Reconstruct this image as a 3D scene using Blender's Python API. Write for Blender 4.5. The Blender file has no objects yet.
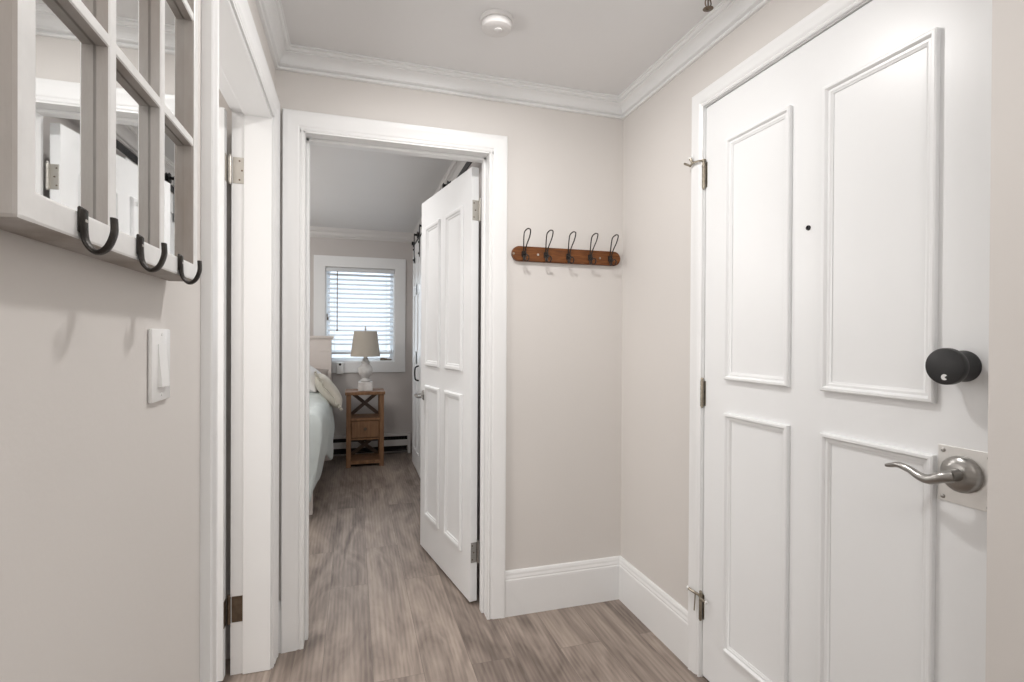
import bpy, bmesh, math, random
from mathutils import Vector, Matrix, Euler, noise
random.seed(7)
C = bpy.context.scene.collection
PI = math.pi
V = Vector

# ------------------------------------------------------------------ materials
def mat(name, col, rough=.5, metal=0., amt=.04, scale=6., bump=0., bscale=120., spec=.5, coat=0., stretch=(1, 1, 1), col2=None, detail=4.):
    m = bpy.data.materials.new(name); m.use_nodes = True
    nt = m.node_tree; N = nt.nodes; L = nt.links
    b = N['Principled BSDF']
    b.inputs['Roughness'].default_value = rough; b.inputs['Metallic'].default_value = metal
    b.inputs['Specular IOR Level'].default_value = spec
    b.inputs['Coat Weight'].default_value = coat; b.inputs['Coat Roughness'].default_value = .15
    tc = N.new('ShaderNodeTexCoord'); mp = N.new('ShaderNodeMapping'); mp.inputs['Scale'].default_value = stretch
    L.new(tc.outputs['Object'], mp.inputs['Vector'])
    n = N.new('ShaderNodeTexNoise'); n.inputs['Scale'].default_value = scale; n.inputs['Detail'].default_value = detail
    L.new(mp.outputs[0], n.inputs['Vector'])
    r = N.new('ShaderNodeValToRGB')
    c2 = col2 or tuple(min(1, c * (1 + amt)) for c in col)
    c1 = col if col2 else tuple(c * (1 - amt) for c in col)
    r.color_ramp.elements[0].position = .3; r.color_ramp.elements[1].position = .7
    r.color_ramp.elements[0].color = (*c1, 1); r.color_ramp.elements[1].color = (*c2, 1)
    L.new(n.outputs['Fac'], r.inputs['Fac']); L.new(r.outputs[0], b.inputs['Base Color'])
    if bump:
        n2 = N.new('ShaderNodeTexNoise'); n2.inputs['Scale'].default_value = bscale; n2.inputs['Detail'].default_value = 3
        L.new(mp.outputs[0], n2.inputs['Vector'])
        bp = N.new('ShaderNodeBump'); bp.inputs['Strength'].default_value = bump; bp.inputs['Distance'].default_value = .004
        L.new(n2.outputs['Fac'], bp.inputs['Height']); L.new(bp.outputs[0], b.inputs['Normal'])
    return m

def mat_floor():
    m = bpy.data.materials.new('vinyl_plank'); m.use_nodes = True
    nt = m.node_tree; N = nt.nodes; L = nt.links; b = N['Principled BSDF']
    tc = N.new('ShaderNodeTexCoord'); s = N.new('ShaderNodeSeparateXYZ'); L.new(tc.outputs['Object'], s.inputs[0])
    c = N.new('ShaderNodeCombineXYZ'); L.new(s.outputs['Y'], c.inputs['X']); L.new(s.outputs['X'], c.inputs['Y'])
    sh = N.new('ShaderNodeVectorMath'); sh.operation = 'ADD'; sh.inputs[1].default_value = (10.31, 10.075, 0); L.new(c.outputs[0], sh.inputs[0])
    br = N.new('ShaderNodeTexBrick'); br.offset = .37; br.offset_frequency = 2
    for k, v in (('Scale', 1.), ('Mortar Size', .0007), ('Mortar Smooth', .1), ('Bias', 0.), ('Brick Width', 1.22), ('Row Height', .178)):
        br.inputs[k].default_value = v
    br.inputs['Color1'].default_value = (0, 0, 0, 1); br.inputs['Color2'].default_value = (1, 1, 1, 1); br.inputs['Mortar'].default_value = (.5, .5, .5, 1)
    L.new(sh.outputs[0], br.inputs['Vector'])
    # per plank shift of the grain
    ad = N.new('ShaderNodeVectorMath'); ad.operation = 'MULTIPLY_ADD'
    L.new(br.outputs['Color'], ad.inputs[0]); ad.inputs[1].default_value = (7.3, 3.1, 5.7); L.new(c.outputs[0], ad.inputs[2])
    def nz(sc, scale, detail, dist=0.):
        mp = N.new('ShaderNodeMapping'); mp.inputs['Scale'].default_value = sc; L.new(ad.outputs[0], mp.inputs['Vector'])
        n = N.new('ShaderNodeTexNoise'); n.inputs['Scale'].default_value = scale; n.inputs['Detail'].default_value = detail
        n.inputs['Distortion'].default_value = dist; L.new(mp.outputs[0], n.inputs['Vector']); return n
    n1 = nz((.9, 3.2, 1), 2.1, 7, 1.6)      # broad cloudy bands
    n2 = nz((.9, 10., 1), 5.0, 9, 1.2)      # fine grain
    mp = N.new('ShaderNodeMapping'); mp.inputs['Scale'].default_value = (.42, 4.5, 1); L.new(ad.outputs[0], mp.inputs['Vector'])
    w = N.new('ShaderNodeTexWave'); w.wave_type = 'BANDS'; w.bands_direction = 'Y'; w.inputs['Scale'].default_value = 3.6; w.inputs['Distortion'].default_value = 9.
    w.inputs['Detail'].default_value = 2.; w.inputs['Detail Scale'].default_value = .55; w.inputs['Detail Roughness'].default_value = .45; L.new(mp.outputs[0], w.inputs['Vector'])
    def math_(op, a, bb):
        k = N.new('ShaderNodeMath'); k.operation = op
        for i, x in enumerate((a, bb)):
            if isinstance(x, (int, float)): k.inputs[i].default_value = x
            else: L.new(x, k.inputs[i])
        return k.outputs[0]
    g = math_('MULTIPLY', n1.outputs['Fac'], .72)
    g = math_('ADD', g, math_('MULTIPLY', n2.outputs['Fac'], .30))
    g = math_('ADD', g, math_('MULTIPLY', w.outputs['Fac'], .07))
    bwn = N.new('ShaderNodeRGBToBW'); L.new(br.outputs['Color'], bwn.inputs[0])
    g = math_('ADD', g, math_('MULTIPLY', bwn.outputs[0], .13))
    r = N.new('ShaderNodeValToRGB'); e = r.color_ramp.elements
    e[0].position = .38; e[0].color = (.105, .080, .067, 1); e[1].position = .80; e[1].color = (.40, .33, .28, 1)
    k = e.new(.57); k.color = (.235, .190, .162, 1)
    L.new(g, r.inputs['Fac'])
    mx = N.new('ShaderNodeMix'); mx.data_type = 'RGBA'; L.new(br.outputs['Fac'], mx.inputs['Factor'])
    L.new(r.outputs[0], mx.inputs[6]); mx.inputs[7].default_value = (.14, .115, .10, 1)
    L.new(mx.outputs[2], b.inputs['Base Color'])
    b.inputs['Roughness'].default_value = .42; b.inputs['Specular IOR Level'].default_value = .4
    bp = N.new('ShaderNodeBump'); bp.inputs['Strength'].default_value = .12; bp.inputs['Distance'].default_value = .002
    L.new(n2.outputs['Fac'], bp.inputs['Height']); L.new(bp.outputs[0], b.inputs['Normal'])
    return m

def mat_glass():
    m = bpy.data.materials.new('window_glass'); m.use_nodes = True
    nt = m.node_tree; N = nt.nodes; L = nt.links
    for n in list(N):
        if n.type == 'BSDF_PRINCIPLED': N.remove(n)
    t = N.new('ShaderNodeBsdfTransparent'); t.inputs[0].default_value = (.95, .98, 1, 1)
    g = N.new('ShaderNodeBsdfGlossy'); g.inputs['Roughness'].default_value = .02
    x = N.new('ShaderNodeMixShader'); x.inputs[0].default_value = .06
    L.new(t.outputs[0], x.inputs[1]); L.new(g.outputs[0], x.inputs[2])
    L.new(x.outputs[0], N['Material Output'].inputs[0]); return m

def mat_translucent(name, col, f=.35):
    m = mat(name, col, .8, bump=.3, bscale=400)
    nt = m.node_tree; N = nt.nodes; L = nt.links
    t = N.new('ShaderNodeBsdfTranslucent'); t.inputs[0].default_value = (*col, 1)
    x = N.new('ShaderNodeMixShader'); x.inputs[0].default_value = f
    L.new(N['Principled BSDF'].outputs[0], x.inputs[1]); L.new(t.outputs[0], x.inputs[2]); L.new(x.outputs[0], N['Material Output'].inputs[0])
    return m

WALLC = (.70, .672, .645)
M = dict(
    wall=mat('wall_paint', WALLC, .62, amt=.012, scale=2, bump=.06, bscale=90),
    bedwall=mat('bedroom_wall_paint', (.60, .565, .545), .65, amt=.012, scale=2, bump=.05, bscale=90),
    ceil=mat('ceiling_paint', (.80, .795, .795), .5, amt=.015, scale=1.5, bump=.05, bscale=60),
    trim=mat('white_trim_paint', (.85, .855, .855), .36, amt=.012, scale=3, bump=.03, bscale=40),
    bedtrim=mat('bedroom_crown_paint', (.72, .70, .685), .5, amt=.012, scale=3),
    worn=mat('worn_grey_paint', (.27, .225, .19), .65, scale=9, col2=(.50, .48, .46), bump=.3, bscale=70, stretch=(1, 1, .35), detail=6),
    door=mat('white_door_paint', (.835, .845, .85), .33, amt=.012, scale=3, bump=.04, bscale=30, spec=.35),
    floor=mat_floor(),
    old=mat('distressed_white_paint', (.82, .82, .81), .45, amt=.07, scale=18, bump=.15, bscale=50, stretch=(1, 1, 1)),
    rawwood=mat('weathered_wood', (.36, .27, .20), .7, scale=8, col2=(.62, .57, .53), stretch=(1, 1, .5), bump=.2),
    mirror=mat('mirror_silver', (.90, .91, .91), .015, 1., amt=.01, scale=2),
    iron=mat('dark_iron', (.045, .040, .036), .42, .7, amt=.35, scale=60, bump=.25, bscale=200),
    black=mat('black_metal', (.012, .012, .013), .45, .3, amt=.2),
    lockblack=mat('matte_black_shell', (.013, .013, .014), .38, .0, amt=.1),
    nickel=mat('brushed_nickel', (.37, .36, .345), .28, 1., amt=.10, scale=30, stretch=(1, 1, 8)),
    plate=mat('satin_steel_plate', (.74, .73, .71), .42, 1., amt=.05, scale=20),
    satin=mat('satin_nickel', (.56, .54, .50), .36, 1., amt=.06, scale=20),
    brass=mat('aged_nickel_brass', (.36, .325, .265), .35, 1., amt=.25, scale=60),
    bronze=mat('brown_bronze', (.17, .13, .095), .42, .8, amt=.2, scale=50),
    plastic=mat('white_plastic', (.84, .84, .83), .35, amt=.01),
    detector=mat('off_white_plastic', (.76, .745, .735), .7, amt=.01),
    rack=mat('red_brown_stained_wood', (.105, .034, .009), .42, spec=.3, scale=5, col2=(.225, .080, .022), stretch=(3, 30, 30), bump=.12, bscale=30),
    pine=mat('honey_stained_pine', (.150, .072, .031), .5, scale=4, col2=(.27, .140, .066), stretch=(12, 12, 1.5), bump=.1, bscale=20),
    pinedark=mat('dark_stained_wood', (.075, .045, .030), .55, scale=6, col2=(.12, .075, .05), stretch=(6, 6, 6)),
    ceramic=mat('whitewashed_ceramic', (.52, .50, .48), .5, scale=16, col2=(.76, .75, .74), bump=.2, bscale=40),
    shade=mat_translucent('linen_shade', (.58, .53, .46), .18),
    slat=mat('white_blind_slat', (.72, .74, .76), .45, amt=.02),
    glass=mat_glass(),
    headboard=mat('cream_headboard_paint', (.74, .68, .64), .5, amt=.03, scale=10),
    comforter=mat('pale_sage_cotton', (.615, .665, .655), .85, amt=.05, scale=7, bump=.35, bscale=60),
    cream=mat('cream_linen', (.66, .62, .54), .9, amt=.05, scale=12, bump=.4, bscale=90),
    white_linen=mat('white_linen', (.76, .75, .74), .9, amt=.03, scale=12, bump=.3, bscale=90),
    taupe=mat('taupe_linen', (.36, .32, .29), .9, amt=.05, scale=12, bump=.3, bscale=90),
    heater=mat('white_enamel', (.72, .70, .68), .4, amt=.02),
    dark=mat('gap_shade_dark', (.03, .028, .026), .8, amt=.1),  # near-black that paints shade into the door gap and heater slots
    mark=mat('silver_mark', (.78, .78, .78), .4, amt=.02),
    vinyl=mat('white_vinyl', (.80, .82, .84), .35, amt=.01),
)

# ------------------------------------------------------------------ mesh helpers
def box(bm, x0, x1, y0, y1, z0, z1, bev=0., seg=1):
    x0, x1 = min(x0, x1), max(x0, x1); y0, y1 = min(y0, y1), max(y0, y1); z0, z1 = min(z0, z1), max(z0, z1)
    r = bmesh.ops.create_cube(bm, size=1)
    vs = r['verts']
    for v in vs:
        v.co = V(((x0 + x1) / 2 + v.co.x * (x1 - x0), (y0 + y1) / 2 + v.co.y * (y1 - y0), (z0 + z1) / 2 + v.co.z * (z1 - z0)))
    if bev:
        es = {e for v in vs for e in v.link_edges}
        bmesh.ops.bevel(bm, geom=list(es), offset=bev, segments=seg, affect='EDGES', profile=.5)
    return bm

def nb(): return bmesh.new()

def frame_for(d):
    d = d.normalized()
    a = V((0, 0, 1)) if abs(d.z) < .9 else V((1, 0, 0))
    u = d.cross(a).normalized(); return u, d.cross(u).normalized()

def lathe(bm, prof, origin=(0, 0, 0), axis=(0, 0, 1), n=32, cap=True):
    """prof: list of (radius, height along axis)"""
    o = V(origin); d = V(axis).normalized(); u, w = frame_for(d)
    rings = []
    for r, h in prof:
        if r < 1e-6: rings.append([bm.verts.new(o + d * h)])
        else: rings.append([bm.verts.new(o + d * h + (u * math.cos(2 * PI * k / n) + w * math.sin(2 * PI * k / n)) * r) for k in range(n)])
    for a, b in zip(rings, rings[1:]):
        for k in range(n):
            k2 = (k + 1) % n
            if len(a) == 1 and len(b) == 1: continue
            if len(a) == 1: bm.faces.new((a[0], b[k], b[k2]))
            elif len(b) == 1: bm.faces.new((a[k], a[k2], b[0]))
            else: bm.faces.new((a[k], a[k2], b[k2], b[k]))
    if cap:
        for rg in (rings[0], rings[-1]):
            if len(rg) > 2: bm.faces.new(rg)
    return bm

def tube(bm, pts, rad, n=10, closed=False, flat=None):
    """round (or elliptical, flat=(ru, rw)) tube along points"""
    P = [V(p) for p in pts]; m = len(P); rings = []
    rads = rad if isinstance(rad, (list, tuple)) else [rad] * m
    up = None
    for i in range(m):
        if closed: t = (P[(i + 1) % m] - P[i - 1])
        else: t = P[min(i + 1, m - 1)] - P[max(i - 1, 0)]
        t.normalize()
        if up is None:
            u, w = frame_for(t)
        else:
            u = (up - t * up.dot(t)).normalized(); w = t.cross(u)
        up = u
        ru, rw = (rads[i], rads[i]) if flat is None else (rads[i] * flat[0], rads[i] * flat[1])
        rings.append([bm.verts.new(P[i] + u * ru * math.cos(2 * PI * k / n) + w * rw * math.sin(2 * PI * k / n)) for k in range(n)])
    for i in range(m if closed else m - 1):
        a, b = rings[i], rings[(i + 1) % m]
        for k in range(n): bm.faces.new((a[k], a[(k + 1) % n], b[(k + 1) % n], b[k]))
    if not closed:
        bm.faces.new(rings[0]); bm.faces.new(rings[-1])
    return bm

def smooth_pts(pts, sub=6):
    P = [V(p) for p in pts]; out = []
    for i in range(len(P) - 1):
        p0 = P[max(i - 1, 0)]; p1 = P[i]; p2 = P[i + 1]; p3 = P[min(i + 2, len(P) - 1)]
        for k in range(sub):
            t = k / sub
            out.append(.5 * ((2 * p1) + (p2 - p0) * t + (2 * p0 - 5 * p1 + 4 * p2 - p3) * t * t + (3 * p1 - p0 - 3 * p2 + p3) * t ** 3))
    out.append(P[-1]); return out

def sweep(bm, pts, prof, O, U, W, N, side=1, closed=False, segs=None):
    """profile (a = offset sideways in the plane, b = height along N) swept along a 2-D path with mitred corners"""
    O, U, W, N = V(O), V(U), V(W), V(N)
    p = [V((*q, 0)) for q in pts]; m = len(p); rings = []
    def nrm(i):
        d = (p[(i + 1) % m] - p[i]).normalized(); return V((-d.y, d.x, 0)) * side
    for i in range(m):
        if closed: n1, n2 = nrm((i - 1) % m), nrm(i)
        else: n1 = nrm(max(i - 1, 0)); n2 = nrm(min(i, m - 2))
        k = (n1 + n2) / (1 + n1.dot(n2))
        rings.append([(p[i] + k * a, b) for a, b in prof])
    verts = {}
    def vv(i, j):
        if (i, j) not in verts:
            q, b = rings[i][j]; verts[(i, j)] = bm.verts.new(O + U * q.x + W * q.y + N * b)
        return verts[(i, j)]
    todo = segs if segs is not None else range(m if closed else m - 1)
    np_ = len(prof)
    for i in todo:
        i2 = (i + 1) % m
        for j in range(np_):
            j2 = (j + 1) % np_
            bm.faces.new((vv(i, j), vv(i, j2), vv(i2, j2), vv(i2, j)))
    if not closed or segs is not None:
        used = sorted(set(todo))
        bm.faces.new([vv(used[0], j) for j in range(np_)])
        bm.faces.new([vv((used[-1] + 1) % m, j) for j in range(np_)])
    return bm

def finish(name, bm, material, parent=None, smooth=False, local=False, mod=None):
    bmesh.ops.remove_doubles(bm, verts=bm.verts, dist=1e-6)
    bmesh.ops.recalc_face_normals(bm, faces=bm.faces)
    root = parent
    chain = []
    while root is not None: chain.append(root); root = root.parent
    if parent is not None and not local:
        T = Matrix.Identity(4)
        for c in reversed(chain): T = T @ (Matrix.Translation(c.location) @ c.rotation_euler.to_matrix().to_4x4())
        bm.transform(T.inverted())
    me = bpy.data.meshes.new(name); bm.to_mesh(me); bm.free()
    if smooth:
        for f in me.polygons: f.use_smooth = True
        me.set_sharp_from_angle(angle=math.radians(38))
    me.materials.append(material)
    o = bpy.data.objects.new(name, me); C.objects.link(o)
    if parent is not None: o.parent = parent
    return o

def tag(o, label, cat, group=None, kind=None):
    o['label'] = label; o['category'] = cat
    if group: o['group'] = group
    if kind: o['kind'] = kind
    return o

def thing(name, label, cat, loc=(0, 0, 0), rotz=0., group=None, kind=None):
    o = bpy.data.objects.new(name, None); C.objects.link(o); o.empty_display_size = .1
    o.location = loc; o.rotation_euler = (0, 0, rotz)
    return tag(o, label, cat, group, kind)

def struct(name, bm, m, label, cat, smooth=False):
    return tag(finish(name, bm, m, smooth=smooth), label, cat, kind='structure')

# ------------------------------------------------------------------ dimensions (metres)
XL, XR, YB, ZC = -.295, 1.212, 2.186, 2.338     # hall: left wall, right wall, back wall, ceiling
YB2 = 2.300                                     # bedroom side of the back wall
YW, XB, XBL = 5.62, .655, -3.0                  # bedroom: window wall, right wall, left wall
YR = -1.6                                       # end of the hall behind the viewer
XLL = -1.75                                     # side room's far wall

# ------------------------------------------------------------------ shell
bm = box(nb(), XBL - .1, XR + .2, YR - .1, YW + .15, -.06, 0)
struct('floor', bm, M['floor'], 'grey brown wood plank floor running from hall into bedroom', 'floor')
bm = box(nb(), XBL - .1, XR + .2, YR - .1, YW + .15, ZC, ZC + .06)
struct('ceiling', bm, M['ceil'], 'plain pale ceiling over the hall and bedroom', 'ceiling')

LY0, LY1, LZ = 1.245, 2.100, 2.058              # rough opening in the left wall
bm = nb(); box(bm, XL - .125, XL, YR, LY0, 0, ZC); box(bm, XL - .125, XL, LY0, LY1, LZ, ZC); box(bm, XL - .125, XL, LY1, YB, 0, ZC)
struct('wall_left', bm, M['wall'], 'beige hall wall on the left carrying the mirror and light switch', 'wall')
BX0, BX1, BZ = -.204, .576, 2.050
bm = nb(); box(bm, XLL - .1, BX0, YB, YB2, 0, ZC); box(bm, BX0, BX1, YB, YB2, BZ, ZC); box(bm, BX1, XR + .13, YB, YB2, 0, ZC)
struct('wall_back', bm, M['wall'], 'beige hall end wall with the bedroom doorway and coat rack', 'wall')
FY0, FY1, FZ = .668, 1.602, 2.078
bm = nb(); box(bm, XR, XR + .13, YR, FY0, 0, ZC); box(bm, XR, XR + .13, FY0, FY1, FZ, ZC); box(bm, XR, XR + .13, FY1, YB, 0, ZC)
struct('wall_right', bm, M['wall'], 'beige hall wall on the right around the white entry door', 'wall')
bm = box(nb(), 1.150, XR, YR, .672, 0, ZC)
struct('wall_near', bm, M['wall'], 'beige wall edge beside the latch side of entry door', 'wall')
bm = box(nb(), XL - .125, XR + .13, YR - .1, YR, 0, ZC)
struct('wall_front', bm, M['wall'], 'beige wall closing the hall behind the viewer', 'wall')
# side room behind the left doorway
bm = box(nb(), XLL - .1, XLL, .3, YB, 0, ZC); box(bm, XLL - .1, XL - .125, .2, .3, 0, ZC)
struct('wall_side', bm, M['wall'], 'beige walls of the side room beyond the left doorway', 'wall')
# bedroom
WX0, WX1, WZ0, WZ1 = -.283, .411, .972, 1.950
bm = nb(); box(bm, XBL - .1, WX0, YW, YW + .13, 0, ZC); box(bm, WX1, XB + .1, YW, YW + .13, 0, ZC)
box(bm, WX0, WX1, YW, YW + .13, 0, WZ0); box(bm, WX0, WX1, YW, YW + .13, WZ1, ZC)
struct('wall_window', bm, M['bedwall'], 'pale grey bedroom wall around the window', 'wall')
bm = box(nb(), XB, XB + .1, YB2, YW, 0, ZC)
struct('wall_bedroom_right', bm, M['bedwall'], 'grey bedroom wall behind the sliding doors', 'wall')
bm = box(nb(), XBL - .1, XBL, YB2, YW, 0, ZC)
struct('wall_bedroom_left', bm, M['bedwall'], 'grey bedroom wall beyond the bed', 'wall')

# ------------------------------------------------------------------ trim
CROWN = [(0, 0), (0, .078), (.010, .078), (.0135, .0745), (.0135, .0715), (.009, .069), (.009, .0655), (.017, .064), (.021, .0595), (.021, .057), (.017, .054), (.019, .047), (.025, .037), (.034, .029),
         (.044, .0245), (.044, .0195), (.051, .0185), (.055, .014), (.055, .008), (.060, .006), (.060, 0)]
EX, EY, EZ = V((1, 0, 0)), V((0, 1, 0)), V((0, 0, 1))
bm = sweep(nb(), [(XL, YR), (XL, YB), (XR, YB), (XR, .672)], CROWN, (0, 0, ZC), EX, EY, -EZ, side=-1)
struct('trim_1', bm, M['trim'], 'white crown moulding around the top of the hall walls', 'crown moulding', smooth=True)
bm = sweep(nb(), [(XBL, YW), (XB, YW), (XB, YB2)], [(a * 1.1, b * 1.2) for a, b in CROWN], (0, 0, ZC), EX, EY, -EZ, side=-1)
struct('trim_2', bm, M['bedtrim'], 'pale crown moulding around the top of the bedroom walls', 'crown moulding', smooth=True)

def casing_prof(w, t=.02):
    return [(0, 0), (0, t * .60), (.004, t * .72), (.009, t * .60), (.012, t * .45), (.016, t * .62), (.022, t * .78), (w * .72, t * .86), (w * .80, t), (w - .003, t), (w, t * .85), (w, 0)]
# bedroom doorway
bm = sweep(nb(), [(-.192, 0), (-.192, 2.031), (.562, 2.031), (.562, 0)], casing_prof(.076), (0, YB, 0), EX, EZ, -EY, side=1)
struct('trim_3', bm, M['trim'], 'white casing around the bedroom doorway in the end wall', 'door casing', smooth=True)
bm = nb()
box(bm, BX0, -.186, YB - .012, YB2 + .006, 0, 2.034); box(bm, .558, BX1, YB - .012, YB2 + .006, 0, 2.034); box(bm, BX0, BX1, YB - .012, YB2 + .006, 2.026, BZ)
box(bm, -.186, -.174, YB + .045, YB + .082, 0, 2.026, .002); box(bm, .546, .558, YB + .045, YB + .082, 0, 2.026, .002); box(bm, -.186, .558, YB + .045, YB + .082, 2.014, 2.026, .002)
struct('trim_4', bm, M['trim'], 'white door jamb lining the bedroom doorway', 'door jamb')
bm = sweep(nb(), [(-.192, 0), (-.192, 2.031), (.562, 2.031), (.562, 0)], casing_prof(.07), (0, YB2, 0), EX, EZ, EY, side=1)
struct('trim_5', bm, M['trim'], 'white casing of the doorway on its bedroom side', 'door casing', smooth=True)
# left doorway (path seen in the Y-Z plane)
bm = sweep(nb(), [(1.254, 0), (1.254, 2.041), (2.084, 2.041), (2.084, 0)], casing_prof(.078, .021), (XL, 0, 0), EY, EZ, EX, side=1)
struct('trim_6', bm, M['trim'], 'white casing around the side doorway in the left wall', 'door casing', smooth=True)
bm = nb()
box(bm, XL - .129, XL + .012, LY0, 1.262, 0, 2.046); box(bm, XL - .129, XL + .012, 2.078, LY1, 0, 2.046); box(bm, XL - .129, XL + .012, LY0, LY1, 2.034, LZ)
box(bm, XL - .088, XL + .006, 2.069, 2.078, 0, 2.034, .002); box(bm, XL - .088, XL + .006, 1.262, 2.069, 2.025, 2.034, .002)
struct('trim_7', bm, M['trim'], 'white door jamb lining the side doorway with two hinges', 'door jamb')
# entry door frame
bm = sweep(nb(), [(1.5868, 0), (1.5868, 2.0655), (.680, 2.0655), (.680, 0)], [(a, b) for a, b in casing_prof(.056, .020)], (XR, 0, 0), EY, EZ, -EX, side=-1)
struct('trim_8', bm, M['trim'], 'white casing around the entry door in the right wall', 'door casing', smooth=True)
bm = nb()
box(bm, XR - .003, XR + .13, 1.5845, FY1, 0, 2.078); box(bm, XR - .003, XR + .13, FY0, .685, 0, 2.078); box(bm, XR - .003, XR + .13, FY0, FY1, 2.0625, 2.079)
box(bm, XR + .050, XR + .065, 1.570, 1.586, 0, 2.064); box(bm, XR + .050, XR + .065, .682, .698, 0, 2.064); box(bm, XR + .050, XR + .065, .69, 1.58, 2.05, 2.064)
struct('trim_9', bm, M['trim'], 'white door jamb around the entry door edge', 'door jamb')
bm = box(nb(), XR + .07, XR + .128, .69, 1.58, .001, 2.06)  # dark sheet added so the gap round the door leaf looks shaded
struct('gap_shade_panel', bm, M['dark'], 'dark panel added behind the entry door leaf to shade its gap', 'panel')

BASE = [(0, 0), (.016, 0), (.016, .150), (.0155, .158), (.013, .163), (.0135, .168), (.0105, .178), (.010, .186), (.007, .195), (.004, .198), (0, .198)]
pb = [(.639, YB), (XR, YB), (XR, 1.644)]
struct('baseboard_back', sweep(nb(), pb, BASE, (0, 0, 0), EX, EY, EZ, side=-1, segs=[0]), M['trim'], 'tall white baseboard under the coat rack', 'baseboard')
struct('baseboard_right', sweep(nb(), pb, BASE, (0, 0, 0), EX, EY, EZ, side=-1, segs=[1]), M['trim'], 'tall white baseboard beside the entry door', 'baseboard')
struct('baseboard_corner', sweep(nb(), [(XL, YB), (-.268, YB)], BASE, (0, 0, 0), EX, EY, EZ, side=-1), M['trim'], 'short white baseboard piece wedged between the two door casings', 'baseboard')
struct('baseboard_left', sweep(nb(), [(XL, YR), (XL, 1.176)], BASE, (0, 0, 0), EX, EY, EZ, side=-1), M['trim'], 'tall white baseboard under the mirror and light switch', 'baseboard')

# ------------------------------------------------------------------ doors
PANEL = [(0, 0), (0, .011), (.003, .0135), (.009, .0135), (.012, .010), (.014, .0065), (.020, .0065), (.023, .004), (.026, .0025), (.026, 0)]
def rect(u0, u1, v0, v1): return [(u0, v0), (u1, v0), (u1, v1), (u0, v1)]

def hinge_knuckle(bm, x, y, z0, z1, r=.0062):
    n = 5; h = (z1 - z0) / n
    for k in range(n):
        lathe(bm, [(r, z0 + k * h + .0006), (r, z0 + (k + 1) * h - .0006)], (x, y, 0), n=14)
    lathe(bm, [(.0001, z0 - .006), (.0045, z0 - .004), (.0045, z1 + .003), (.0058, z1 + .004), (.0045, z1 + .009), (.0001, z1 + .010)], (x, y, 0), n=14)

# entry door
d1 = thing('door_1', 'white four panel entry door with black lock and nickel lever', 'door', (XR, 1.583, .008), kind='structure')
bm = box(nb(), XR, XR + .044, .687, 1.583, .008, 2.059, .0015)
finish('door_leaf', bm, M['door'], d1)
for (y0, y1) in ((1.197, 1.467), (.803, 1.0875)):
    for (z0, z1) in ((.166, .976), (1.089, 1.903)):
        bm = sweep(nb(), rect(y0, y1, z0, z1), PANEL, (XR, 0, 0), EY, EZ, -EX, side=1, closed=True)
        finish('panel_moulding', bm, M['door'], d1, smooth=True)
# peephole
bm = lathe(nb(), [(.0001, .0005), (.0052, .0005), (.0054, .0035), (.0066, .0035), (.0070, .0015), (.0070, 0)], (XR, 1.139, 1.538), (-1, 0, 0), 20, cap=False)
finish('peephole', bm, M['black'], d1, smooth=True)
# hinges: top and bottom carry a hinge-pin stop
for zc, kind in ((1.818, 'top'), (1.030, 'mid'), (.258, 'low')):
    bm = nb(); x, y = XR - .008, 1.5845
    hinge_knuckle(bm, x, y, zc - .047, zc + .047)
    box(bm, XR - .0012, XR + .001, y - .011, y - .004, zc - .045, zc + .045); 
    h = finish('hinge', bm, M['brass'], d1, smooth=True)
    if kind == 'top':
        bm = nb(); z = zc + .052
        tube(bm, smooth_pts([(x, y, z), (x - .012, y + .012, z + .001), (x - .019, y + .034, z + .001), (x - .020, y + .052, z - .006)], 4), .0036, 8)
        lathe(bm, [(.0075, -.003), (.0075, .004)], (x, y, z), n=14)
        tube(bm, [(x - .020, y + .050, z - .006), (x - .024, y + .080, z + .012)], .0042, 8)
        tube(bm, [(x - .019, y + .038, z), (x - .024, y + .046, z + .020)], .0048, 10)
        st = finish('hinge_stop', bm, M['brass'], h, smooth=True)
        bm = lathe(nb(), [(.0001, 0), (.006, .001), (.0065, .006), (.0001, .009)], (x - .024, y + .046, z + .019), V((-.4, .2, 1)), 12)
        finish('bumper', bm, M['plastic'], h, smooth=True)
    if kind == 'low':
        bm = nb(); z = zc + .040
        lathe(bm, [(.0085, -.004), (.0085, .006)], (x, y, z), n=14)
        tube(bm, smooth_pts([(x, y, z), (x - .016, y + .016, z + .006), (x - .024, y + .038, z + .012)], 4), .0048, 10)
        tube(bm, smooth_pts([(x, y, z), (x - .012, y - .018, z - .002), (x - .010, y - .040, z - .004)], 4), .0042, 10)
        tube(bm, [(x - .013, y + .013, z), (x - .015, y + .016, z - .060)], .0024, 8)
        finish('hinge_stop', bm, M['brass'], h, smooth=True)
        bm = nb(); lathe(bm, [(.0001, 0), (.0062, .001), (.0066, .006), (.0001, .008)], (x - .024, y + .038, z + .012), V((-.5, .8, .3)), 12)
        lathe(bm, [(.0001, 0), (.0058, .001), (.006, .006), (.0001, .008)], (x - .010, y - .040, z - .004), V((.2, -1, 0)), 12)
        finish('bumper', bm, M['plastic'], h, smooth=True)
# smart deadbolt
LY, LZc = .752, 1.1725
bm = lathe(nb(), [(.0325, 0), (.0325, .004), (.0315, .006), (.0315, .040), (.031, .0425)], (XR, LY, LZc), (-1, 0, 0), 56)
db = finish('deadbolt', bm, M['lockblack'], d1, smooth=True); db['label'] = 'round black deadbolt turn knob'
bm = lathe(nb(), [(.031, .0425), (.0372, .0435), (.0378, .046), (.0378, .0545), (.0368, .0572), (.0345, .0582), (.0001, .0584)], (XR, LY, LZc), (-1, 0, 0), 56)
finish('turn_knob', bm, M['lockblack'], db, smooth=True)
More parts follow.
